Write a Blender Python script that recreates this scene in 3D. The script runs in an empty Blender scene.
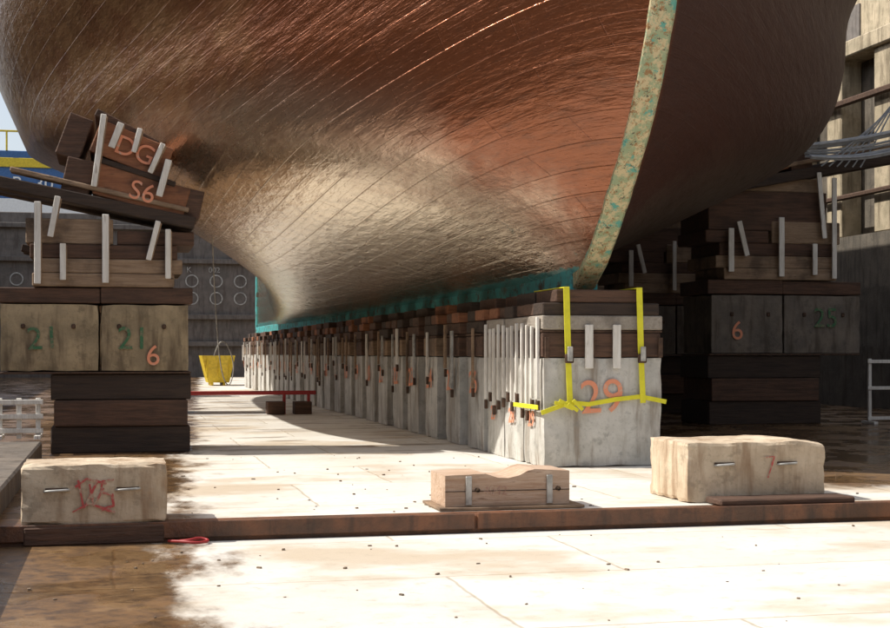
import bpy, bmesh, math, random
from mathutils import Vector, Matrix, noise
random.seed(7)
S=bpy.context.scene
S.view_settings.view_transform='Standard'; S.view_settings.look='None'; S.view_settings.exposure=0
COL=S.collection
# ---------------------------------------------------------------- materials
def nt(name):
    m=bpy.data.materials.new(name); m.use_nodes=True
    t=m.node_tree; b=t.nodes['Principled BSDF']; return m,t,b
def N(t,typ,**k):
    n=t.nodes.new(typ)
    for a,v in k.items(): setattr(n,a,v)
    return n
def mixc(t,fac,a,b,mode='MIX'):
    n=N(t,'ShaderNodeMix',data_type='RGBA',blend_type=mode)
    for s,v in ((0,fac),(6,a),(7,b)):
        if isinstance(v,bpy.types.NodeSocket): t.links.new(v,n.inputs[s])
        elif s==0: n.inputs[0].default_value=v
        else: n.inputs[s].default_value=(*v,1)
    return n.outputs[2]
def math_(t,op,a,b=0.0,c=0.0,clamp=False):
    n=N(t,'ShaderNodeMath',operation=op,use_clamp=clamp)
    for i,v in enumerate((a,b,c)):
        if isinstance(v,bpy.types.NodeSocket): t.links.new(v,n.inputs[i])
        else: n.inputs[i].default_value=v
    return n.outputs[0]
def pos(t,scale=(1,1,1)):
    g=N(t,'ShaderNodeNewGeometry'); m=N(t,'ShaderNodeMapping'); m.inputs['Scale'].default_value=scale
    t.links.new(g.outputs['Position'],m.inputs[0]); return m.outputs[0]
def noi(t,vec,scale,detail=5,rough=.6):
    n=N(t,'ShaderNodeTexNoise'); n.inputs['Scale'].default_value=scale; n.inputs['Detail'].default_value=detail
    n.inputs['Roughness'].default_value=rough; t.links.new(vec,n.inputs['Vector']); return n.outputs[0]
def sstep(t,v,a,b):
    n=N(t,'ShaderNodeMapRange',interpolation_type='SMOOTHSTEP'); t.links.new(v,n.inputs[0])
    n.inputs[1].default_value=a; n.inputs[2].default_value=b; return n.outputs[0]
def bump(t,b,h,strength,dist=.02,prev=None):
    n=N(t,'ShaderNodeBump'); n.inputs['Strength'].default_value=strength; n.inputs['Distance'].default_value=dist
    t.links.new(h,n.inputs['Height'])
    if prev: t.links.new(prev,n.inputs['Normal'])
    if b: t.links.new(n.outputs[0],b.inputs['Normal'])
    return n.outputs[0]
def concrete(name,c1,c2,stain,amt=.5,rough=.85,bs=.35):
    m,t,b=nt(name)
    p=pos(t); n1=noi(t,p,2.3); n2=noi(t,pos(t,(3,3,.45)),2.2,5); n3=noi(t,p,30,3)
    c=mixc(t,sstep(t,n1,.35,.65),c1,c2)
    c=mixc(t,math_(t,'MULTIPLY',sstep(t,n2,.46,.70),amt),c,stain)
    c=mixc(t,math_(t,'MULTIPLY',sstep(t,noi(t,p,5.5,6,.7),.54,.66),amt*.8),c,tuple(x*.6 for x in c2))
    c=mixc(t,math_(t,'MULTIPLY',sstep(t,n3,.55,.7),.3),c,tuple(x*.45 for x in c1))
    t.links.new(c,b.inputs['Base Color']); b.inputs['Roughness'].default_value=rough
    bump(t,b,noi(t,p,20,6,.7),bs,.03); return m
def wood(name,c1,c2,axis='x',rough=.8,dirt=(.05,.03,.02),damt=.5):
    m,t,b=nt(name)
    sc={'x':(1.2,14,14),'y':(14,1.2,14),'z':(14,14,1.2)}[axis]
    g=noi(t,pos(t,sc),1.6,6,.7); p=pos(t)
    c=mixc(t,sstep(t,g,.3,.7),c1,c2)
    c=mixc(t,math_(t,'MULTIPLY',sstep(t,g,.60,.68),.7),c,dirt)
    c=mixc(t,math_(t,'MULTIPLY',sstep(t,noi(t,p,1.9),.45,.7),damt),c,dirt)
    t.links.new(c,b.inputs['Base Color']); b.inputs['Roughness'].default_value=rough
    bump(t,b,g,.7,.03); return m
def plain(name,c,rough=.6,metal=0,var=.25,sc=9):
    m,t,b=nt(name); c2=tuple(x*(1-var) for x in c)
    col=mixc(t,sstep(t,noi(t,pos(t),sc),.35,.7),c,c2); t.links.new(col,b.inputs['Base Color'])
    b.inputs['Roughness'].default_value=rough; b.inputs['Metallic'].default_value=metal; return m
def faded(name,c,under,thr=.5):
    m,t,b=nt(name); col=mixc(t,sstep(t,noi(t,pos(t),16,6,.75),thr-.05,thr+.08),c,under)
    t.links.new(col,b.inputs['Base Color']); b.inputs['Roughness'].default_value=.85; return m
M={}
M['conc']=concrete('keel_block_concrete',(.62,.60,.55),(.47,.455,.41),(.20,.14,.09),.7)
M['conc_tan']=concrete('weathered_concrete',(.66,.54,.39),(.50,.39,.27),(.24,.13,.06),.7)
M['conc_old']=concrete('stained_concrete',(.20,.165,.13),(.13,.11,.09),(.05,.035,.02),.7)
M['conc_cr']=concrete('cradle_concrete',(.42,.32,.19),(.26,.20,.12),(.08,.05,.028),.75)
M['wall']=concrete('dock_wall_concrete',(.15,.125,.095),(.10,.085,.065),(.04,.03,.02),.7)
M['wall_dark']=concrete('caisson_steel',(.18,.155,.135),(.13,.115,.10),(.06,.04,.03),.6,.7,.1)
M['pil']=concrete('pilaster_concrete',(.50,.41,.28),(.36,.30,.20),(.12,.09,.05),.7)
M['quay']=concrete('quay_asphalt',(.3,.28,.25),(.25,.23,.2),(.12,.1,.08),.4)
M['wd_dark']=wood('dark_timber',(.06,.032,.02),(.14,.072,.043))
M['wd_black']=wood('black_timber',(.028,.018,.013),(.065,.04,.026))
M['wd_red']=wood('red_brown_timber',(.22,.085,.04),(.36,.15,.07),damt=.7)
M['wd_mid']=wood('weathered_timber',(.24,.155,.095),(.38,.265,.17),damt=.7)
M['wd_grey']=wood('grey_timber',(.30,.26,.21),(.42,.37,.31),'y',damt=.5)
M['wd_pink']=wood('fir_timber',(.48,.31,.20),(.66,.50,.37),damt=.4,dirt=(.25,.13,.07))
M['cleat']=wood('whitewashed_batten',(.66,.62,.55),(.85,.82,.76),'z',damt=.3,dirt=(.3,.24,.17))
M['galv']=plain('galvanised_rod',(.55,.54,.50),.45,.3,.5)
M['iron']=plain('rusty_iron',(.12,.07,.045),.75,.4,.5,20)
M['rust']=concrete('rusty_steel_edge',(.20,.08,.035),(.09,.045,.025),(.03,.02,.015),.7,.5,.5)
M['yellow']=plain('yellow_webbing',(.80,.74,.03),.6,0,.15)
M['yel_paint']=plain('yellow_paint',(.75,.55,.03),.5)
M['redp']=plain('red_paint',(.40,.03,.03),.5)
M['blue']=plain('blue_paint',(.05,.14,.34),.5)
M['white']=plain('white_paint',(.8,.8,.78),.6,0,.1)
M['pinkt']=faded('salmon_marking_paint',(.78,.30,.17),(.60,.44,.34),.58)
M['redt']=faded('red_marking_paint',(.50,.09,.08),(.50,.38,.27),.52)
M['greent']=faded('green_marking_paint',(.05,.15,.07),(.2,.18,.11),.52)
M['chalk']=faded('chalk_marking',(.45,.27,.2),(.6,.45,.33),.5)
M['cable']=plain('grey_cable',(.45,.47,.5),.5)
M['black']=plain('black_topside_paint',(.02,.02,.022),.4)
M['grit']=plain('stone_and_wood_debris',(.25,.18,.12),.85,0,.6,3)
def floor_mat(name,low):
    m,t,b=nt(name); p=pos(t)
    sx=N(t,'ShaderNodeSeparateXYZ'); t.links.new(p,sx.inputs[0]); X,Y=sx.outputs[0],sx.outputs[1]
    n1=noi(t,p,.9,5); n2=noi(t,p,7,7,.7); n3=noi(t,pos(t,(.7,1,1)),.6,5)
    dry=mixc(t,sstep(t,n1,.3,.7),(.76,.735,.68),(.69,.65,.57))
    dry=mixc(t,math_(t,'MULTIPLY',sstep(t,n3,.49,.62),.65),dry,(.50,.38,.24))
    dry=mixc(t,math_(t,'MULTIPLY',sstep(t,n2,.52,.72),.5),dry,(.42,.35,.26))
    br=N(t,'ShaderNodeTexBrick'); br.inputs['Scale'].default_value=1
    wv=N(t,'ShaderNodeVectorMath',operation='MULTIPLY_ADD'); nn=N(t,'ShaderNodeTexNoise'); nn.inputs['Scale'].default_value=3; t.links.new(p,nn.inputs['Vector'])
    t.links.new(nn.outputs['Color'],wv.inputs[0]); wv.inputs[1].default_value=(.06,.06,0); t.links.new(p,wv.inputs[2]); t.links.new(wv.outputs[0],br.inputs['Vector'])
    br.inputs['Brick Width'].default_value=3.2 if low else 2.6; br.inputs['Row Height'].default_value=1.7 if low else 1.9
    br.offset=.37
    br.inputs['Mortar Size'].default_value=.018; br.inputs['Mortar Smooth'].default_value=.9
    br.inputs['Color1'].default_value=(1,1,1,1); br.inputs['Color2'].default_value=(.88,.86,.83,1); br.inputs['Mortar'].default_value=(.62,.54,.43,1)
    dry=mixc(t,.8,dry,br.outputs['Color'],'MULTIPLY')
    wetc=mixc(t,sstep(t,n2,.35,.7),(.20,.11,.045),(.07,.042,.024))
    wetc=mixc(t,math_(t,'MULTIPLY',sstep(t,noi(t,p,2.2,5),.52,.62),.7),wetc,(.28,.17,.08))
    wetc=mixc(t,.7,wetc,br.outputs['Color'],'MULTIPLY')
    wob=math_(t,'MULTIPLY_ADD',noi(t,pos(t,(1,.45,1)),1.5,6,.65),2.0,-1.0)
    xx=math_(t,'ADD',X,wob)
    edge=math_(t,'MULTIPLY_ADD',math_(t,'MAXIMUM',math_(t,'SUBTRACT',Y,11),0),.06,.55)
    left=math_(t,'SUBTRACT',1.0,sstep(t,math_(t,'SUBTRACT',xx,edge),-.3,.15))
    ry=sstep(t,math_(t,'ADD',Y,wob),11.3,12.2); rx=sstep(t,xx,6.1,6.8)
    far=math_(t,'MULTIPLY',sstep(t,Y,16,19),sstep(t,noi(t,pos(t,(.35,1.2,1)),1.5,5),.54,.59))
    wet=math_(t,'MAXIMUM',math_(t,'MAXIMUM',left,math_(t,'MULTIPLY',far,.6)),math_(t,'MULTIPLY',rx,ry))
    c=mixc(t,wet,dry,wetc); t.links.new(c,b.inputs['Base Color'])
    pud=sstep(t,noi(t,p,1.1,3),.44,.54)
    rw=math_(t,'MULTIPLY_ADD',pud,-.42,.46)
    r=N(t,'ShaderNodeMix'); t.links.new(wet,r.inputs[0]); r.inputs[2].default_value=.85; t.links.new(rw,r.inputs[3])
    t.links.new(r.outputs[0],b.inputs['Roughness'])
    bump(t,b,math_(t,'ADD',noi(t,p,14,7,.7),math_(t,'MULTIPLY',br.outputs['Fac'],-.8)),.25,.02)
    return m
M['floor']=floor_mat('dock_floor_concrete',False); M['floor_low']=floor_mat('lower_floor_concrete',True)
def copper():
    m,t,b=nt('copper_sheathing')
    uv=N(t,'ShaderNodeUVMap').outputs[0]; p=pos(t)
    su=N(t,'ShaderNodeSeparateXYZ'); t.links.new(uv,su.inputs[0])
    sx=N(t,'ShaderNodeSeparateXYZ'); t.links.new(p,sx.inputs[0]); X,Y,Z=sx.outputs
    br=N(t,'ShaderNodeTexBrick'); t.links.new(uv,br.inputs['Vector']); br.inputs['Scale'].default_value=1
    br.inputs['Brick Width'].default_value=1.2; br.inputs['Row Height'].default_value=.34
    br.inputs['Mortar Size'].default_value=.008; br.inputs['Mortar Smooth'].default_value=1
    br.inputs['Color1'].default_value=(1,.98,.95,1); br.inputs['Color2'].default_value=(.78,.75,.72,1); br.inputs['Mortar'].default_value=(.6,.53,.45,1)
    w1=math_(t,'MULTIPLY_ADD',noi(t,p,.9,5,.65),3.0,-1.5)
    aft=sstep(t,math_(t,'ADD',Y,w1),15.6,18.2)
    low=math_(t,'SUBTRACT',1.0,sstep(t,math_(t,'MULTIPLY_ADD',w1,.5,Z),3.1,4.7))
    starboard_shade=sstep(t,X,5.25,5.4)  # shade on the starboard half, painted in as a near-black tint
    c=mixc(t,aft,(.33,.115,.05),(.52,.29,.14))
    c=mixc(t,math_(t,'MULTIPLY',sstep(t,noi(t,p,1.6,6,.65),.45,.62),.5),c,(.30,.105,.05))
    mp=N(t,'ShaderNodeMapping'); mp.inputs['Scale'].default_value=(1.3,3,1); t.links.new(uv,mp.inputs[0])
    st=noi(t,mp.outputs[0],2.2,8,.75)
    sheen=math_(t,'MULTIPLY',low,sstep(t,math_(t,'ADD',Y,w1),14.2,16.6))  # bright sheen low on the hull, painted into the copper as a pale tone
    c=mixc(t,math_(t,'MULTIPLY',sstep(t,st,.46,.70),.6),c,(.16,.07,.04))
    c=mixc(t,math_(t,'MULTIPLY',sheen,math_(t,'MULTIPLY_ADD',sstep(t,st,.50,.72),-.55,.95)),c,(1.0,.87,.68))
    c=mixc(t,.6,c,br.outputs['Color'],'MULTIPLY')
    c=mixc(t,math_(t,'MULTIPLY',starboard_shade,.90),c,(.040,.020,.018))
    zz=math_(t,'MULTIPLY_ADD',noi(t,p,5,6,.7),.30,su.outputs[1])
    teal=math_(t,'MULTIPLY',math_(t,'SUBTRACT',1.0,sstep(t,zz,.36,.42)),.92)
    c=mixc(t,teal,c,(.07,.42,.42))
    rn=sstep(t,noi(t,p,2.2,7,.75),.60,.70)
    c=mixc(t,math_(t,'MULTIPLY',rn,math_(t,'SUBTRACT',1.0,sstep(t,Z,2.6,3.2))),c,(.10,.25,.2))
    t.links.new(c,b.inputs['Base Color'])
    met=math_(t,'MULTIPLY',math_(t,'MULTIPLY_ADD',teal,-.75,.82),math_(t,'MULTIPLY_ADD',starboard_shade,-.5,1.0))
    met=math_(t,'MULTIPLY_ADD',math_(t,'MULTIPLY',sheen,math_(t,'SUBTRACT',1.0,teal)),.12,met)
    t.links.new(met,b.inputs['Metallic'])
    b.inputs['Specular IOR Level'].default_value=.5
    rr=math_(t,'MULTIPLY_ADD',st,.36,.14); rr=math_(t,'MULTIPLY_ADD',starboard_shade,.22,rr); rr=math_(t,'MULTIPLY_ADD',sheen,-.08,rr); t.links.new(rr,b.inputs['Roughness'])
    cw=math_(t,'MULTIPLY',math_(t,'MULTIPLY_ADD',sheen,.6,.35),math_(t,'MULTIPLY_ADD',starboard_shade,-.9,1.0)); t.links.new(cw,b.inputs['Coat Weight'])
    b.inputs['Coat Roughness'].default_value=.12; b.inputs['Coat IOR'].default_value=1.8
    b2=N(t,'ShaderNodeTexBrick'); t.links.new(uv,b2.inputs['Vector']); b2.inputs['Scale'].default_value=1
    b2.inputs['Brick Width'].default_value=.22; b2.inputs['Row Height'].default_value=.11; b2.inputs['Mortar Size'].default_value=.008; b2.inputs['Mortar Smooth'].default_value=1
    mp2=N(t,'ShaderNodeMapping'); mp2.inputs['Scale'].default_value=(1.0,1.7,1); t.links.new(uv,mp2.inputs[0])
    n1=bump(t,None,br.outputs['Fac'],.35,-.012)
    n1=bump(t,None,b2.outputs['Fac'],.22,-.006,n1)
    n2=bump(t,None,noi(t,mp2.outputs[0],17,4,.6),.5,.014,n1)
    n3=bump(t,None,noi(t,mp2.outputs[0],3.5,2,.5),.4,.045,n2)
    t.links.new(n3,b.inputs['Normal']); t.links.new(n3,b.inputs['Coat Normal'])
    return m
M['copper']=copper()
def stemmat():
    m,t,b=nt('verdigris_stem'); p=pos(t)
    c=mixc(t,sstep(t,noi(t,p,9,7,.75),.46,.54),(.62,.52,.31),(.33,.40,.24))
    c=mixc(t,sstep(t,noi(t,p,13,7,.8),.54,.58),c,(.34,.18,.07))
    c=mixc(t,sstep(t,noi(t,p,5,6,.7),.57,.62),c,(.12,.38,.31))
    c=mixc(t,sstep(t,noi(t,p,21,5,.7),.60,.64),c,(.10,.08,.05))
    t.links.new(c,b.inputs['Base Color']); b.inputs['Roughness'].default_value=.5; b.inputs['Metallic'].default_value=.1
    bump(t,b,noi(t,p,14,6,.7),.6,.03); return m
M['stem']=stemmat()
def keelmat():
    m,t,b=nt('verdigris_keel'); p=pos(t)
    c=mixc(t,sstep(t,noi(t,p,4,7,.75),.48,.62),(.08,.42,.42),(.10,.07,.045))
    t.links.new(c,b.inputs['Base Color']); b.inputs['Roughness'].default_value=.55; b.inputs['Metallic'].default_value=.1
    bump(t,b,noi(t,p,12,6,.7),.5,.03); return m
M['keel']=keelmat()
# ---------------------------------------------------------------- geometry helpers
def empty(name,loc=(0,0,0)):
    e=bpy.data.objects.new(name,None); e.location=loc; e.empty_display_size=.3; COL.objects.link(e); return e
def fin(bm,name,parent,mats,smooth=False):
    if parent is not None:
        bmesh.ops.translate(bm,verts=bm.verts,vec=-Vector(parent.location))
    me=bpy.data.meshes.new(name); bm.to_mesh(me); bm.free()
    for m in (mats if isinstance(mats,list) else [mats]): me.materials.append(m)
    if smooth:
        for f in me.polygons: f.use_smooth=True
    o=bpy.data.objects.new(name,me); COL.objects.link(o)
    if parent is not None: o.parent=parent
    return o
def addbox(bm,c,s,rot=None,bev=.012,rough=0,cuts=0):
    t=bmesh.new(); bmesh.ops.create_cube(t,size=1)
    bmesh.ops.scale(t,vec=s,verts=t.verts)
    if cuts: bmesh.ops.subdivide_edges(t,edges=t.edges[:],cuts=cuts,use_grid_fill=True)
    if rough:
        c0=Vector(c)
        for v in t.verts:
            w=noise.noise_vector((v.co+c0)*3.1)*rough+noise.noise_vector((v.co+c0)*9)*rough*.9
            k=sum(abs(abs(v.co[i])-s[i]/2)<1e-4 for i in range(3))
            if k>=2:
                v.co-=Vector([math.copysign(abs(w.x)*1.6+.003,v.co[i]) if abs(abs(v.co[i])-s[i]/2)<1e-4 else 0 for i in range(3)])
            else: v.co+=w*.5
    elif bev: bmesh.ops.bevel(t,geom=t.edges[:],offset=min(bev,min(s)*.3),segments=1,affect='EDGES')
    if rot is not None: bmesh.ops.transform(t,matrix=rot.to_4x4(),verts=t.verts)
    bmesh.ops.translate(t,verts=t.verts,vec=c)
    me=bpy.data.meshes.new('tmp'); t.to_mesh(me); t.free(); bm.from_mesh(me); bpy.data.meshes.remove(me)
def box(parent,name,x0,x1,y0,y1,z0,z1,mat,bev=.012,rough=0,cuts=0):
    bm=bmesh.new(); addbox(bm,((x0+x1)/2,(y0+y1)/2,(z0+z1)/2),(x1-x0,y1-y0,z1-z0),None,bev,rough,cuts)
    return fin(bm,name,parent,mat)
def boxr(parent,name,c,s,ry,mat,bev=.012,rz=0):
    bm=bmesh.new(); addbox(bm,c,s,Matrix.Rotation(rz,3,'Z')@Matrix.Rotation(ry,3,'Y'),bev); return fin(bm,name,parent,mat)
def strip(parent,name,p,q,w,th,mat):
    p=Vector(p);q=Vector(q);d=q-p; ang=math.atan2(d.x,d.z)
    bm=bmesh.new(); addbox(bm,(p+q)/2,(w,th,d.length),Matrix.Rotation(ang,3,'Y'),.006); return fin(bm,name,parent,mat)
def text(parent,name,body,loc,size,mat,face='front',tilt=0,weight=.0):
    cu=bpy.data.curves.new(name,'FONT'); cu.body=body; cu.size=size; cu.align_x='CENTER'; cu.extrude=.002; cu.offset=weight
    cu.materials.append(mat); o=bpy.data.objects.new(name,cu); COL.objects.link(o)
    rz=-math.pi/2 if face=='left' else 0
    o.rotation_euler=(Matrix.Rotation(rz,3,'Z')@Matrix.Rotation(math.pi/2,3,'X')@Matrix.Rotation(tilt,3,'Z')).to_euler()
    o.location=Vector(loc)-(Vector(parent.location) if parent else Vector()); o.parent=parent; return o
def tube(parent,name,pts,r,mat):
    cu=bpy.data.curves.new(name,'CURVE'); cu.dimensions='3D'; cu.bevel_depth=r; cu.bevel_resolution=2
    sp=cu.splines.new('NURBS'); sp.points.add(len(pts)-1); sp.use_endpoint_u=True; sp.order_u=3
    off=Vector(parent.location) if parent else Vector()
    for a,b in zip(sp.points,pts): a.co=(*(Vector(b)-off),1)
    cu.materials.append(mat); o=bpy.data.objects.new(name,cu); COL.objects.link(o); o.parent=parent; return o
def stroke(parent,name,pts,y,w,mat):
    bm=bmesh.new(); P=[Vector((x,y,z)) for x,z in pts]; Q=[]
    for a,b in zip(P,P[1:]):
        for k in range(6): Q.append(a.lerp(b,k/6))
    Q.append(P[-1]); prev=None
    for i,c in enumerate(Q):
        d=(Q[min(i+1,len(Q)-1)]-Q[max(i-1,0)]).normalized(); n=Vector((-d.z,0,d.x)); ww=w*(.7+.5*noise.noise(c*14))
        cur=(bm.verts.new(c+n*ww),bm.verts.new(c-n*ww))
        if prev: bm.faces.new([prev[0],prev[1],cur[1],cur[0]])
        prev=cur
    return fin(bm,name,parent,mat)
def interp(pts,x):
    if x<=pts[0][0]: return pts[0][1]
    for i in range(len(pts)-1):
        if x<=pts[i+1][0]:
            x0,y0=pts[i];x1,y1=pts[i+1]; h=x1-x0; t=(x-x0)/h
            def sl(j):
                if j<=0: return (pts[1][1]-pts[0][1])/(pts[1][0]-pts[0][0])
                if j>=len(pts)-1: return (pts[-1][1]-pts[-2][1])/(pts[-1][0]-pts[-2][0])
                return (pts[j+1][1]-pts[j-1][1])/(pts[j+1][0]-pts[j-1][0])
            a=(2*t**3-3*t**2+1);b=(t**3-2*t**2+t);c=(-2*t**3+3*t**2);d=(t**3-t**2)
            return a*y0+b*h*sl(i)+c*y1+d*h*sl(i+1)
    return pts[-1][1]
# ---------------------------------------------------------------- hull
CX=5.18; STERN=52.5
STEM=[(1.95,15.35),(2.05,15.16),(2.3,14.75),(2.88,14.12),(3.7,13.38),(4.69,12.82),(6,12.4),(8,12.1),(9.8,12.0)]
BZ=[(2.1,0),(2.2,.75),(2.35,1.7),(2.6,2.8),(2.9,3.8),(3.3,4.75),(3.8,5.45),(4.5,6.15),(5.5,6.85),(6.5,7.35),(8,7.55),(9.8,7.4)]
LE=[(2.1,15),(2.6,11.5),(3,9.5),(3.6,9),(4.5,13),(5.5,17),(9.8,17)]
EN=[(2.1,1.55),(3.0,1.95),(3.6,2.2),(4.5,2.7),(5.5,3.05),(9.8,3.4)]
LR=[(2.1,44),(3,42),(4.2,35),(5.5,22),(7,12),(9.8,8)]
def hb(Y,z,side):
    s=max(0,Y-interp(STEM,z))
    if side>0: z=z-.8*min(1,max(0,(z-2.5)/2.2))*min(1,max(0,(Y-13)/6))
    q=min(1,s/interp(LE,z)); n=interp(EN,z)
    f=1-(1-q)**n
    r=min(1,max(0,(STERN-Y)/interp(LR,z))); r=r*r*(3-2*r)
    return .12+max(0,interp(BZ,z))*f*r
ship=empty('sailing_ship_hull',(CX,15,2))
bm=bmesh.new(); uvl=bm.loops.layers.uv.new('UVMap')
NR,NC=54,110
for side in (-1,1):
    g=[]
    for i in range(NR+1):
        t=i/NR; z=2.1+7.7*t**1.8; row=[]
        sy=interp(STEM,z)
        for j in range(NC+1):
            a=(j/NC)**1.7; Y=sy+(STERN-sy)*a
            row.append((bm.verts.new((CX+side*hb(Y,z,side),Y,z)),Y))
        g.append(row)
    gir=[[0]*(NC+1) for _ in range(NR+1)]
    for i in range(1,NR+1):
        for j in range(NC+1): gir[i][j]=gir[i-1][j]+(g[i][j][0].co-g[i-1][j][0].co).length
    for i in range(NR):
        for j in range(NC):
            ids=[(i,j),(i,j+1),(i+1,j+1),(i+1,j)]
            if side>0: ids=ids[::-1]
            f=bm.faces.new([g[a][b][0] for a,b in ids]); f.smooth=True
            f.material_index=1 if g[i][j][0].co.z>8.2 else 0
            for l,(a,b) in zip(f.loops,ids): l[uvl].uv=(g[a][b][1],gir[a][b])
    if side<0: topL=[r[0] for r in g[-1]]
    else: topR=[r[0] for r in g[-1]]
for j in range(NC):
    f=bm.faces.new([topL[j],topL[j+1],topR[j+1],topR[j]]); f.material_index=1
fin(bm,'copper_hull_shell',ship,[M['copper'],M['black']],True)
bm=bmesh.new(); zs=[2.0+ (9.7-2.0)*(i/50)**1.5 for i in range(51)]
rings=[]
for i,z in enumerate(zs):
    y=interp(STEM,z); e=.02; dy=(interp(STEM,z+e)-interp(STEM,z-e)); tv=Vector((0,dy,2*e)).normalized(); nv=Vector((0,-tv.z,tv.y))
    c=Vector((CX,y,z)); w=.12+.01*noise.noise(c*5)
    rings.append([bm.verts.new(c+nv*a+Vector((b,0,0))) for a,b in ((-.2,-w-.01),(.03,-w-.01),(.055,-w+.02),(.055,w-.02),(.03,w+.01),(-.2,w+.01))])
for a,b in zip(rings,rings[1:]):
    for k in range(6): bm.faces.new([a[k],a[(k+1)%6],b[(k+1)%6],b[k]])
bm.faces.new(rings[0]); bm.faces.new(rings[-1][::-1]); bmesh.ops.recalc_face_normals(bm,faces=bm.faces)
fin(bm,'stem_post',ship,M['stem'])
box(ship,'keel',CX-.165,CX+.165,15.2,STERN+.2,1.955,2.2,M['keel'])
box(ship,'stern_post',CX-.16,CX+.16,STERN-.1,STERN+.25,2.2,8,M['keel'])
# ---------------------------------------------------------------- keel blocks
def keel_block(y0,y1,num,first=False):
    e=empty('keel_block',(CX,(y0+y1)/2,0)); xl,xr=4.5,5.87
    j=lambda:random.uniform(-.015,.015)
    a=j()*2 if not first else 0
    box(e,'concrete_base',xl+a,xr+a,y0,y1,0,1.2,M['conc'],rough=.012,cuts=7)
    box(e,'timber_course',xl-.01+j(),xr+j(),y0+.01,y1-.01,1.205,1.47,random.choice([M['wd_mid'],M['wd_dark'],M['wd_dark']]))
    box(e,'iron_plate',xl-.02,xr+.01,y0+.02,y1-.02,1.475,1.50,M['iron'],.004)
    box(e,'timber_cap',xl+j(),xr+j(),y0,y1,1.505,1.66,M['wd_grey'] if first else random.choice([M['wd_dark'],M['wd_black']]))
    for q in range(2):
        ya=y0+(y1-y0)*q/2+.01; yb=y0+(y1-y0)*(q+1)/2-.01
        box(e,'wedge_timber',xl+.03+j()*3,xr-.03+j()*2,ya,yb,1.665,1.80,random.choice([M['wd_red'],M['wd_dark'],M['wd_black']]))
    box(e,'oak_cap',xl+.2+j()*4,xr-.2+j()*4,y0+.02,y1-.02,1.805,1.945,random.choice([M['wd_red'],M['wd_dark'],M['wd_black']]))
    n=4 if first else random.choice((1,2,2))
    for q in range(n):
        yy=y0+(y1-y0)*(q+.5)/n+j()*(1 if first else 6)
        zz=random.uniform(.6,.85) if first else random.uniform(.6,1.1); zt=1.62+random.uniform(-.08,.03)
        w=.022 if first else random.uniform(.02,.045)
        box(e,'tie_batten',xl-.06,xl-.025,yy-w,yy+w,zz,zt,M['cleat'] if first or random.random()<.4 else random.choice([M['galv'],M['wd_mid']]),.005)
        box(e,'iron_bracket',xl-.055,xl-.02,yy-.03,yy+.03,zz-.12,zz-.01,M['iron'],.005)
    text(e,'painted_number',str(num),(xl-.024+min(a,0),(y0+y1)/2,.74 if not first else .44),.40 if not first else .24,M['pinkt'],'left',.05,.004)
    return e
b29=keel_block(14.56,15.34,29,True); keel_block(15.37,16.14,28,True); keel_block(16.17,16.94,27,True)
y=17.15; n=26
while y<51.5:
    keel_block(y,y+.84,n if n>0 else 1); y+=1.3; n-=1
FY=14.545
for x in (5.01,5.33): box(b29,'tie_batten',x-.045,x+.045,FY-.035,FY-.002,1.08,1.56,M['cleat'],.006)
for x in (4.53,5.05,5.36,5.84): box(b29,'front_bolt',x-.025,x+.025,FY-.03,FY-.004,1.2,1.42,M['iron'],.005)
text(b29,'front_number','29',(5.17,FY-.012,.60),.52,M['pinkt'],'front',.05,.0)
strp=empty('yellow_ratchet_strap',(5.18,14.5,1))
for x,zb in ((4.76,.66),(5.60,.70)):
    strip(strp,'strap_web',(x-.02,FY-.045,1.97),(x+.0,FY-.047,1.25),.07,.010,M['yellow'])
    strip(strp,'strap_web',(x+.0,FY-.047,1.25),(x+.025,FY-.045,zb),.065,.010,M['yellow'])
    box(strp,'strap_top',x-.055,x+.015,FY-.045,15.6,1.955,1.968,M['yellow'],.003)
    box(strp,'ratchet_buckle',x-.045,x+.055,FY-.09,FY-.055,1.14,1.24,M['iron'],.01)
    box(strp,'ratchet_handle',x-.025,x+.035,FY-.115,FY-.092,1.16,1.32,M['galv'],.01)
pl=[(4.46,.60),(4.78,.71),(5.0,.69),(5.3,.74),(5.6,.77),(5.90,.71)]
for a,b in zip(pl,pl[1:]): strip(strp,'strap_sling',(a[0],FY-.03,a[1]),(b[0]+.004,FY-.03,b[1]),.05,.010,M['yellow'])
for k in range(5):
    a=(4.60+k*.05); strip(strp,'strap_knot',(a,FY-.06-.01*k,.71+.03*math.sin(k*2)),(a+.11,FY-.06-.01*k,.66+.04*math.cos(k)),.04,.008,M['yellow'])
boxr(strp,'strap_side',(4.475-.05,15.0,.66),(.012,.95,.05),0,M['yellow'])
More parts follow.
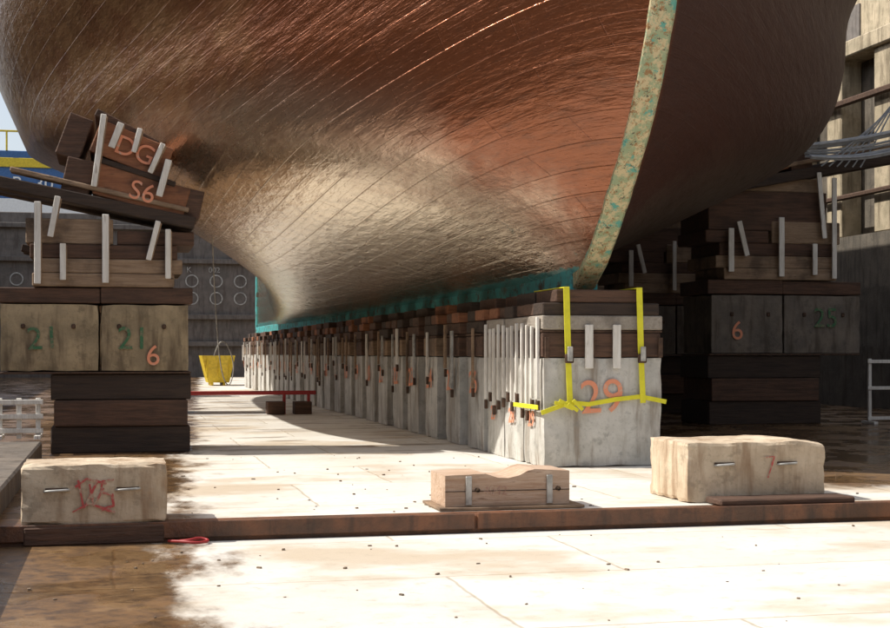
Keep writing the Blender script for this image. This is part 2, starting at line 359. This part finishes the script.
# ---------------------------------------------------------------- side support stacks
CLE=[(1.06,4.21,1.18,3.31),(.85,4.11,.97,3.80),(.34,3.87,.50,3.50),(.27,3.67,.39,3.21),(.40,2.90,.52,2.41),(.28,2.80,.28,2.18),(1.04,2.97,1.04,2.12),(1.85,3.11,1.85,2.1),(1.61,3.18,1.70,2.68),(.62,4.05,.7,3.75),(1.55,2.6,1.55,2.15)]
def stack(x_in,side,y0,sx,sz,labels,beam=2.6,top=True,dz=0):
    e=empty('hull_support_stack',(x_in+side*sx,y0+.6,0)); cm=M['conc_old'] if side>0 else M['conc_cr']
    j=lambda:random.uniform(-.03,.03)
    def bx(name,a,b,z0,z1,mat,dy=0,dep=1.25,**k):
        xa,xb=sorted((x_in+side*a*sx,x_in+side*b*sx))
        return box(e,name,xa,xb,y0+dy,y0+dy+dep,z0*sz,z1*sz,mat,**k)
    wm=M['wd_mid']
    bx('base_timber',0,1.70,0,.33,M['wd_black'],.03); bx('base_timber',.04+j(),1.66,.335,.66,M['wd_dark'],0)
    bx('base_timber',j(),1.70,.665,.985,M['wd_black'],.05)
    bx('bearing_plank',-.01,2.3,.99,1.015,M['iron'])
    bx('concrete_block',.02,1.10,1.02,1.86,cm,rough=.012,cuts=6)
    bx('concrete_block',1.12,2.30,1.02,1.86,cm,rough=.012,cuts=6)
    bx('timber_course',-.03,1.1,1.87,2.07,M['wd_dark']); bx('timber_course',1.105,2.32,1.87,2.06,M['wd_dark'],.02)
    bx('plank_course',.2,1.92,2.075,2.24,wm,j()); bx('plank_course',.1,1.88,2.245,2.42,wm,.02+j()); bx('plank_course',.16,1.95,2.425,2.60,M['wd_dark'],.02+j())
    bx('filler_timber',-.05,.9,2.605,2.78,M['wd_dark'],.04); bx('filler_timber',.95,2.0,2.605,2.92,wm,.04)
    def tb(name,xi,z,w,h,ang,mat,dy=0,dep=1.1):
        boxr(e,name,(x_in+side*xi*sx,y0+dy+dep/2,z*sz+dz),(w*sx,dep,h*sz),-side*ang,mat)
    L=beam; tb('sloping_beam',L/2-.08,2.90+L*.09,L,.15,math.radians(11),M['wd_black'],-.06,.3)
    tb('sloping_beam',L/2-.2,3.05+L*.09,L*.85,.06,math.radians(12),M['wd_mid'],-.02,.26)
    tb('sloping_beam',L/2-.08,2.93+L*.09,L,.2,math.radians(11),M['wd_black'],.7,.3)
    if dz: bx('filler_timber',.0,1.8,2.785,2.8+dz,M['wd_dark'],.06); bx('filler_timber',.2,1.7,2.805+dz,3.0+dz,M['wd_mid'],.1)
    if top:
        tb('tilted_block',.60,3.28,1.15,.40,math.radians(15),M['wd_red'],.02)
        tb('tilted_block',.66,3.52,1.0,.07,math.radians(17),M['wd_black'],0)
        tb('tilted_block',.72,3.80,.95,.42,math.radians(21),M['wd_red'],.02)
        tb('hull_wedge',.78,4.07,.85,.10,math.radians(27),M['wd_dark'],.04)
        tb('tilted_block',1.38,3.42,.34,.5,math.radians(12),M['wd_dark'],.04)
        tb('tilted_block',1.42,3.95,.30,.55,math.radians(20),M['wd_dark'],.1)
        tb('tilted_block',.0,3.15,.3,.36,math.radians(12),M['wd_dark'],.04)
    for a,b,c,d in CLE:
        if not top and b>3.2: continue
        z2=lambda v:v*sz+(dz if v>3 else 0)
        k=random.uniform(.85,1.15)
        strip(e,'white_cleat',(x_in+side*a*sx,y0-.105,z2(b)),(x_in+side*c*sx,y0-.105,z2(d)),.072*sx*k,.03,M['cleat'])
        strip(e,'cleat_backing',(x_in+side*a*sx+.02,y0-.06,z2(b)-.02),(x_in+side*c*sx+.02,y0-.06,z2(d)+.02),.06*sx,.05,M['wd_mid'])
    for xi in (.3,.85,1.4,2.0):
        bx('lifting_bolt',xi,xi+.05,1.55,1.61,M['iron'],-.03,.04)
    for body,xi,z,s,m,tl in labels:
        text(e,'painted_mark',body,(x_in+side*xi*sx,y0-(.026 if z<2 else .02),z*sz+(dz if z>3 else 0)),s*sz,M[m],'front',tl,.0)
    return e
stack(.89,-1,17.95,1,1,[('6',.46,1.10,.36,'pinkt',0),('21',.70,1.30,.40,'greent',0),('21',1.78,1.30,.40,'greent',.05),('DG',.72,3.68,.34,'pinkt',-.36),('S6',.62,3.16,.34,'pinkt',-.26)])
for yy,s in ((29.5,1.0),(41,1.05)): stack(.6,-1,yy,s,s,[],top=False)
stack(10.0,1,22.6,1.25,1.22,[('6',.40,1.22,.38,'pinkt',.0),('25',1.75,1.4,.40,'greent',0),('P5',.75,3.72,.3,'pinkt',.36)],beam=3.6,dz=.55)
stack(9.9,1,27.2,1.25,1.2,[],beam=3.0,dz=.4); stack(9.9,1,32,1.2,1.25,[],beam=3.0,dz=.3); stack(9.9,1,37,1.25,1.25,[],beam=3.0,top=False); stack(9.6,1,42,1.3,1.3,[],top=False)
def rack(x,y,z0,w,h):
    e=empty('white_trestle',(x,y,0))
    for dx in (0,w*.5,w): box(e,'leg',x+dx-.03,x+dx+.03,y,y+.05,z0,z0+h,M['cleat'],.005)
    for dz in (.1,h*.55,h-.05): box(e,'rail',x-.06,x+w+.06,y-.03,y-.002,z0+dz-.03,z0+dz+.03,M['cleat'],.005)
    for dx in (0,w): box(e,'foot',x+dx-.04,x+dx+.04,y-.2,y+.25,z0-.0,z0+.05,M['cleat'],.005)
rack(-1.4,17.8,.2,.45,.5); rack(12.9,22.3,.0,.9,1.15)
# ---------------------------------------------------------------- loose blocks
cb=empty('concrete_block',(-.16,10.8,0))
box(cb,'block_body',-.68,.35,10.47,11.1,0,.445,M['conc_tan'],rough=.016,cuts=12)
box(cb,'timber_pad',-.66,.33,10.44,11.0,-.14,-.003,M['wd_dark'])
for x in (-.43,.07):
    box(cb,'lifting_recess',x-.08,x+.08,10.462,10.475,.25,.275,M['iron'],.003)
    tube(cb,'lifting_bar',[(x-.085,10.47,.25),(x-.08,10.43,.255),(x+.08,10.43,.262),(x+.085,10.47,.26)],.009,M['galv'])
yy=10.458
for pts in ([(-.28,.33),(-.24,.12),(-.15,.31)],[(-.20,.30),(-.17,.14),(-.10,.27)],[(-.03,.33),(-.11,.32),(-.12,.24),(-.04,.22),(-.03,.14),(-.12,.11)],[(-.32,.10),(-.2,.16),(-.02,.09)],[(-.30,.28),(-.22,.34),(-.08,.30)]):
    stroke(cb,'graffiti_stroke',pts,yy,.011,M['redt']); yy-=.0012
cb2=empty('concrete_block',(5.23,11.3,0))
bm=bmesh.new(); addbox(bm,(5.23,11.28,.25),(1.26,.85,.5),None,0,.014,13)
for v in bm.verts:
    if v.co.z>.4:
        v.co.z+=.02*math.exp(-((v.co.x-5.55)/.2)**2)-.02*(v.co.x-5.2)+.012*noise.noise(v.co*3)
fin(bm,'block_body',cb2,M['conc_tan'])
box(cb2,'timber_pad',4.75,5.95,10.52,10.83,.006,.06,M['wd_dark'])
for x in (4.93,5.50):
    box(cb2,'lifting_recess',x-.09,x+.09,10.842,10.856,.31,.335,M['iron'],.003)
    tube(cb2,'lifting_bar',[(x-.085,10.85,.31),(x-.08,10.81,.315),(x+.08,10.81,.322),(x+.085,10.85,.32)],.01,M['galv'])
stroke(cb2,'graffiti_stroke',[(5.28,.37),(5.38,.38),(5.32,.2)],10.838,.009,M['redt'])
ch=empty('notched_timber_chock',(3.03,11,0))
prof=[(0,0.03),(1.03,.03),(1.03,.30),(.74,.318),(.68,.305),(.61,.27),(.52,.25),(.43,.255),(.37,.275),(.33,.288),(0,.278)]
bm=bmesh.new(); f=[bm.verts.new((2.52+x,10.78,z)) for x,z in prof]; r=[bm.verts.new((2.52+x,11.3,z)) for x,z in prof]
bm.faces.new(f); bm.faces.new(r[::-1])
for i in range(len(prof)): bm.faces.new([f[i],r[i],r[(i+1)%len(prof)],f[(i+1)%len(prof)]])
bmesh.ops.recalc_face_normals(bm,faces=bm.faces); fin(bm,'notched_beam',ch,M['wd_pink'])
for x in (2.71,3.38):
    box(ch,'iron_strap',x-.025,x+.025,10.762,10.777,.04,.27,M['galv'],.004)
    tube(ch,'bolt',[(x+.07,10.79,.16),(x+.07,10.75,.16)],.018,M['iron'])
box(ch,'base_plank',2.46,3.66,10.72,11.35,.006,.028,M['wd_mid'],.004)
text(ch,'chalk_mark','4042',(2.93,10.776,.12),.10,M['chalk'],'front')
box(ch,'timber_joint',2.52,3.55,10.774,10.79,.148,.154,M['wd_black'],.001)
# small debris on the floor
bm=bmesh.new(); rd=random.Random(3)
for k in range(240):
    x=rd.uniform(-.6,7.5); yv=rd.uniform(6,17); z=-.14 if yv<10.4 else 0
    if 10.4<yv<10.75 or (4.3<x<6.1 and yv>10.5): continue
    s=rd.uniform(.006,.02)
    addbox(bm,(x,yv,z+s*.3),(s*rd.uniform(.8,2.6),s,s*.7),Matrix.Rotation(rd.uniform(0,3),3,'Z'),.002)
fin(bm,'debris',None,M['grit'])
# ---------------------------------------------------------------- dock floor, kerb, ledge, walls
XL=-9.0
box(None,'dock_floor',XL-.1,18,10.7,74,-.5,0,M['floor'],0)
box(None,'lower_dock_floor',XL-.1,18,-30,10.46,-.6,-.14,M['floor_low'],0)
kb=empty('kerb',(5,10.6,0))
box(kb,'kerb_body',XL-.1,18,10.48,10.70,-.6,.003,M['rust'],.015)
for k in range(7): box(kb,'steel_edge',-9+k*3.9,-9+k*3.9+3.88,10.452,10.475,-.11,.012+.004*(k%2),M['rust'],.006)
box(None,'side_ledge',XL,-.88,-30,17.3,-.4,.20,M['conc_old'],.02)
def wall(name,x0,side):
    e=empty(name,(x0,22,0))
    prof=[(0,-.6),(0,1.4),(.7,1.4),(.7,2.8),(1.4,2.8),(1.4,4.2),(2.1,4.2),(2.1,9.0),(6,9.0),(6,-.6)]
    bm=bmesh.new(); a=[bm.verts.new((x0+side*x,-30,z)) for x,z in prof]; b=[bm.verts.new((x0+side*x,76,z)) for x,z in prof]
    for i in range(len(prof)): bm.faces.new([a[i],b[i],b[(i+1)%len(prof)],a[(i+1)%len(prof)]])
    bm.faces.new(a); bm.faces.new(b[::-1]); bmesh.ops.recalc_face_normals(bm,faces=bm.faces)
    fin(bm,'altar_steps',e,M['wall'])
    bm=bmesh.new()
    for k in range(44):
        yy=-28+k*2.35; addbox(bm,(x0+side*1.80,yy,6.5),(.6,.75,4.58),None,.03)
    fin(bm,'pilasters',e,M['pil'])
    bm=bmesh.new(); addbox(bm,(x0+side*1.75,23,8.95),(.8,104,.4),None,.03); fin(bm,'coping',e,M['pil'])
    bm=bmesh.new()
    for z,rr in ((7.6,.16),(6.1,.1),(5.2,.13)): addbox(bm,(x0+side*1.36,23,z),(rr,100,rr),None,.03)
    for k in range(8):
        yy=-20+k*11.5
        for dy in (0,.5): addbox(bm,(x0+side*1.2,yy+dy,6.6),(.05,.05,4.6),None,0)
        for q in range(14): addbox(bm,(x0+side*1.2,yy+.25,4.5+q*.33),(.04,.5,.04),None,0)
    fin(bm,'service_pipes_and_ladders',e,M['iron'])
    return e
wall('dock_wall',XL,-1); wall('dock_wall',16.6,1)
cs=empty('dock_caisson_gate',(5,74,0))
box(cs,'gate_plate',-12,19,74,76,-.5,8.4,M['wall_dark'],.03)
for z in (1.6,3.0,5.9,7.6): box(cs,'girder',-11.5,18.5,73.75,73.99,z,z+.25,M['wall_dark'],.02)
bm=bmesh.new()
for k in range(14):
    for z in (4.1,5.0):
        x=-5+k*1.25
        for a in range(24):
            a0,a1=a*math.tau/24,(a+1)*math.tau/24
            bm.faces.new([bm.verts.new((x+r*math.cos(w),73.95,z+r*math.sin(w))) for r,w in ((.34,a0),(.34,a1),(.28,a1),(.28,a0))])
fin(bm,'ring_markings',cs,M['galv'])
for k,s in enumerate(('0','IN','K','002')): text(cs,'stencil',s,(1.0+k*1.3,73.93,5.45),.4,M['galv'])
box(None,'dock_end_wall',-12,20,-31,-30.05,-.6,9,M['wall'],.02)
bm=bmesh.new()
def sheet(x0,x1,y0,y1,z): bm.faces.new([bm.verts.new(v) for v in ((x0,y0,z),(x1,y0,z),(x1,y1,z),(x0,y1,z))])
sheet(-900,-12.0,-900,1200,8.99); sheet(19.5,900,-900,1200,8.99); sheet(-12.0,19.5,-900,-31,8.99); sheet(-12.0,19.5,76,1200,8.0)
fin(bm,'ground',None,M['quay'])
bg=empty('blue_site_cabin',(-7.5,79,8.5))
box(bg,'cabin_wall',-14,-1.6,79,83,8.0,12.2,M['blue'],.03)
box(bg,'yellow_rail',-14,-1.6,78.9,78.98,11.3,11.8,M['yel_paint'],.02)
box(bg,'white_panel',-14,-1.6,78.9,78.98,8.6,9.6,M['white'],.02)
for x,s in ((-5.3,'B'),(-3.9,'30'),(-2.4,'30')): text(bg,'stencil',s,(x,78.88,10.1),1.0,M['white'])
for k in range(7): box(bg,'rail_post',-13.5+k*1.9,-13.4+k*1.9,78.95,79.05,12.2,13.2,M['yel_paint'],.01)
box(bg,'hand_rail',-14,-1.6,78.95,79.03,13.2,13.3,M['yel_paint'],.01)
wh=empty('warehouse',(34,50,9))
box(wh,'walls',28,45,15,70,9.0,17,M['pil'],.05)
bm=bmesh.new()
for k in range(13):
    for z in (11,14): addbox(bm,(27.97,18+k*4,z),(.1,1.8,1.6),None,.02)
fin(bm,'windows',wh,M['wall_dark'])
rb=empty('red_beam',(2.5,30,0))
box(rb,'beam',.9,3.95,28.5,28.6,.40,.48,M['redp'],.01)
for x in (3.1,3.65): box(rb,'foot_block',x-.15,x+.2,28.4,28.8,0,.26,M['wd_dark'])
for x in (1.1,3.3,3.8): box(rb,'post',x-.03,x+.03,28.51,28.59,0,.40,M['redp'],.005)
sk=empty('yellow_skip',(3.7,54,0))
bm=bmesh.new()
def ring(x0,x1,y0,y1,z): return [bm.verts.new(v) for v in ((x0,y0,z),(x1,y0,z),(x1,y1,z),(x0,y1,z))]
r0=ring(3.35,4.15,54,55.6,.12);r1=ring(3.1,4.35,53.7,55.9,1.15);r2=ring(3.2,4.25,53.8,55.8,1.15);r3=ring(3.45,4.05,54.1,55.5,.2)
for a,b in ((r0,r1),(r1,r2),(r2,r3)):
    for i in range(4): bm.faces.new([a[i],a[(i+1)%4],b[(i+1)%4],b[i]])
bm.faces.new(r0[::-1]); bm.faces.new(r3); bmesh.ops.recalc_face_normals(bm,faces=bm.faces); fin(bm,'tub',sk,M['yel_paint'])
for x in (3.5,3.95): box(sk,'skid',x-.05,x+.05,54,55.6,0,.119,M['yel_paint'])
for x in (3.3,3.75,4.15): box(sk,'rib',x-.03,x+.03,53.72,53.80,.3,1.1,M['yel_paint'],.01)
cbq=empty('cable_bundle',(14,22,5))
for k in range(12):
    z=random.uniform(-.2,.2); dy=random.uniform(-.2,.2)
    tube(cbq,'cable',[(11.7,22.3+dy,4.75+z*.6),(12.4,22.1+dy,4.75+z),(13.3,21.8+dy,4.95+z),(14.6,21+dy,5.2+z*1.5),(17.8,20+dy,6.1+z*2)],.022,M['cable'])
for k in range(6):
    tube(cbq,'rope',[(11.9+.15*k,22.2,4.5),(12.8+.1*k,21.9,5.2+.1*k),(14.5,21+.3*k,7+.25*k),(18.4,20+.8*k,9.2)],.013,M['cable'])
tube(None,'red_hose',[(.42,10.36,-.12),(.5,10.30,-.11),(.58,10.38,-.10),(.66,10.33,-.12),(.56,10.22,-.12),(.44,10.28,-.11),(.36,10.38,-.12)],.011,M['redp'])
tube(None,'hanging_rope',[(1.55,24,3.4),(1.6,24,2.0),(1.7,24,.9),(1.85,24,.62),(1.95,24,1.1),(1.7,24.1,1.6),(1.6,24.2,1.2)],.010,M['galv'])
# ---------------------------------------------------------------- light
el=math.radians(48); D=Vector((.97,-.22,0)).normalized()*math.cos(el); D.z=-math.sin(el)
sun=bpy.data.lights.new('sun','SUN'); sun.energy=5; sun.angle=math.radians(.5); sun.color=(1,.96,.89)
so=bpy.data.objects.new('sun',sun); COL.objects.link(so); so.rotation_euler=D.to_track_quat('-Z','Y').to_euler(); so.location=(-20,10,30)
w=bpy.data.worlds.new('World'); S.world=w; w.use_nodes=True; t=w.node_tree
sk_=t.nodes.new('ShaderNodeTexSky'); sk_.sky_type='NISHITA'; sk_.sun_disc=False; sk_.sun_elevation=el; sk_.sun_rotation=math.atan2(-D.x,-D.y)
sk_.dust_density=3
hz=t.nodes.new('ShaderNodeMix'); hz.data_type='RGBA'; hz.inputs[0].default_value=.25; hz.inputs[7].default_value=(9,9,9,1)
t.links.new(sk_.outputs[0],hz.inputs[6])
t.links.new(hz.outputs[2],t.nodes['Background'].inputs[0]); t.nodes['Background'].inputs[1].default_value=.15
# ---------------------------------------------------------------- camera
cam=bpy.data.cameras.new('camera'); co=bpy.data.objects.new('camera',cam); COL.objects.link(co)
co.location=(0,0,1.25); co.rotation_euler=(math.pi/2,0,-math.radians(13.15)); cam.sensor_width=36; cam.lens=36*1400/890; cam.shift_y=39/890
cam.clip_end=3000; S.camera=co
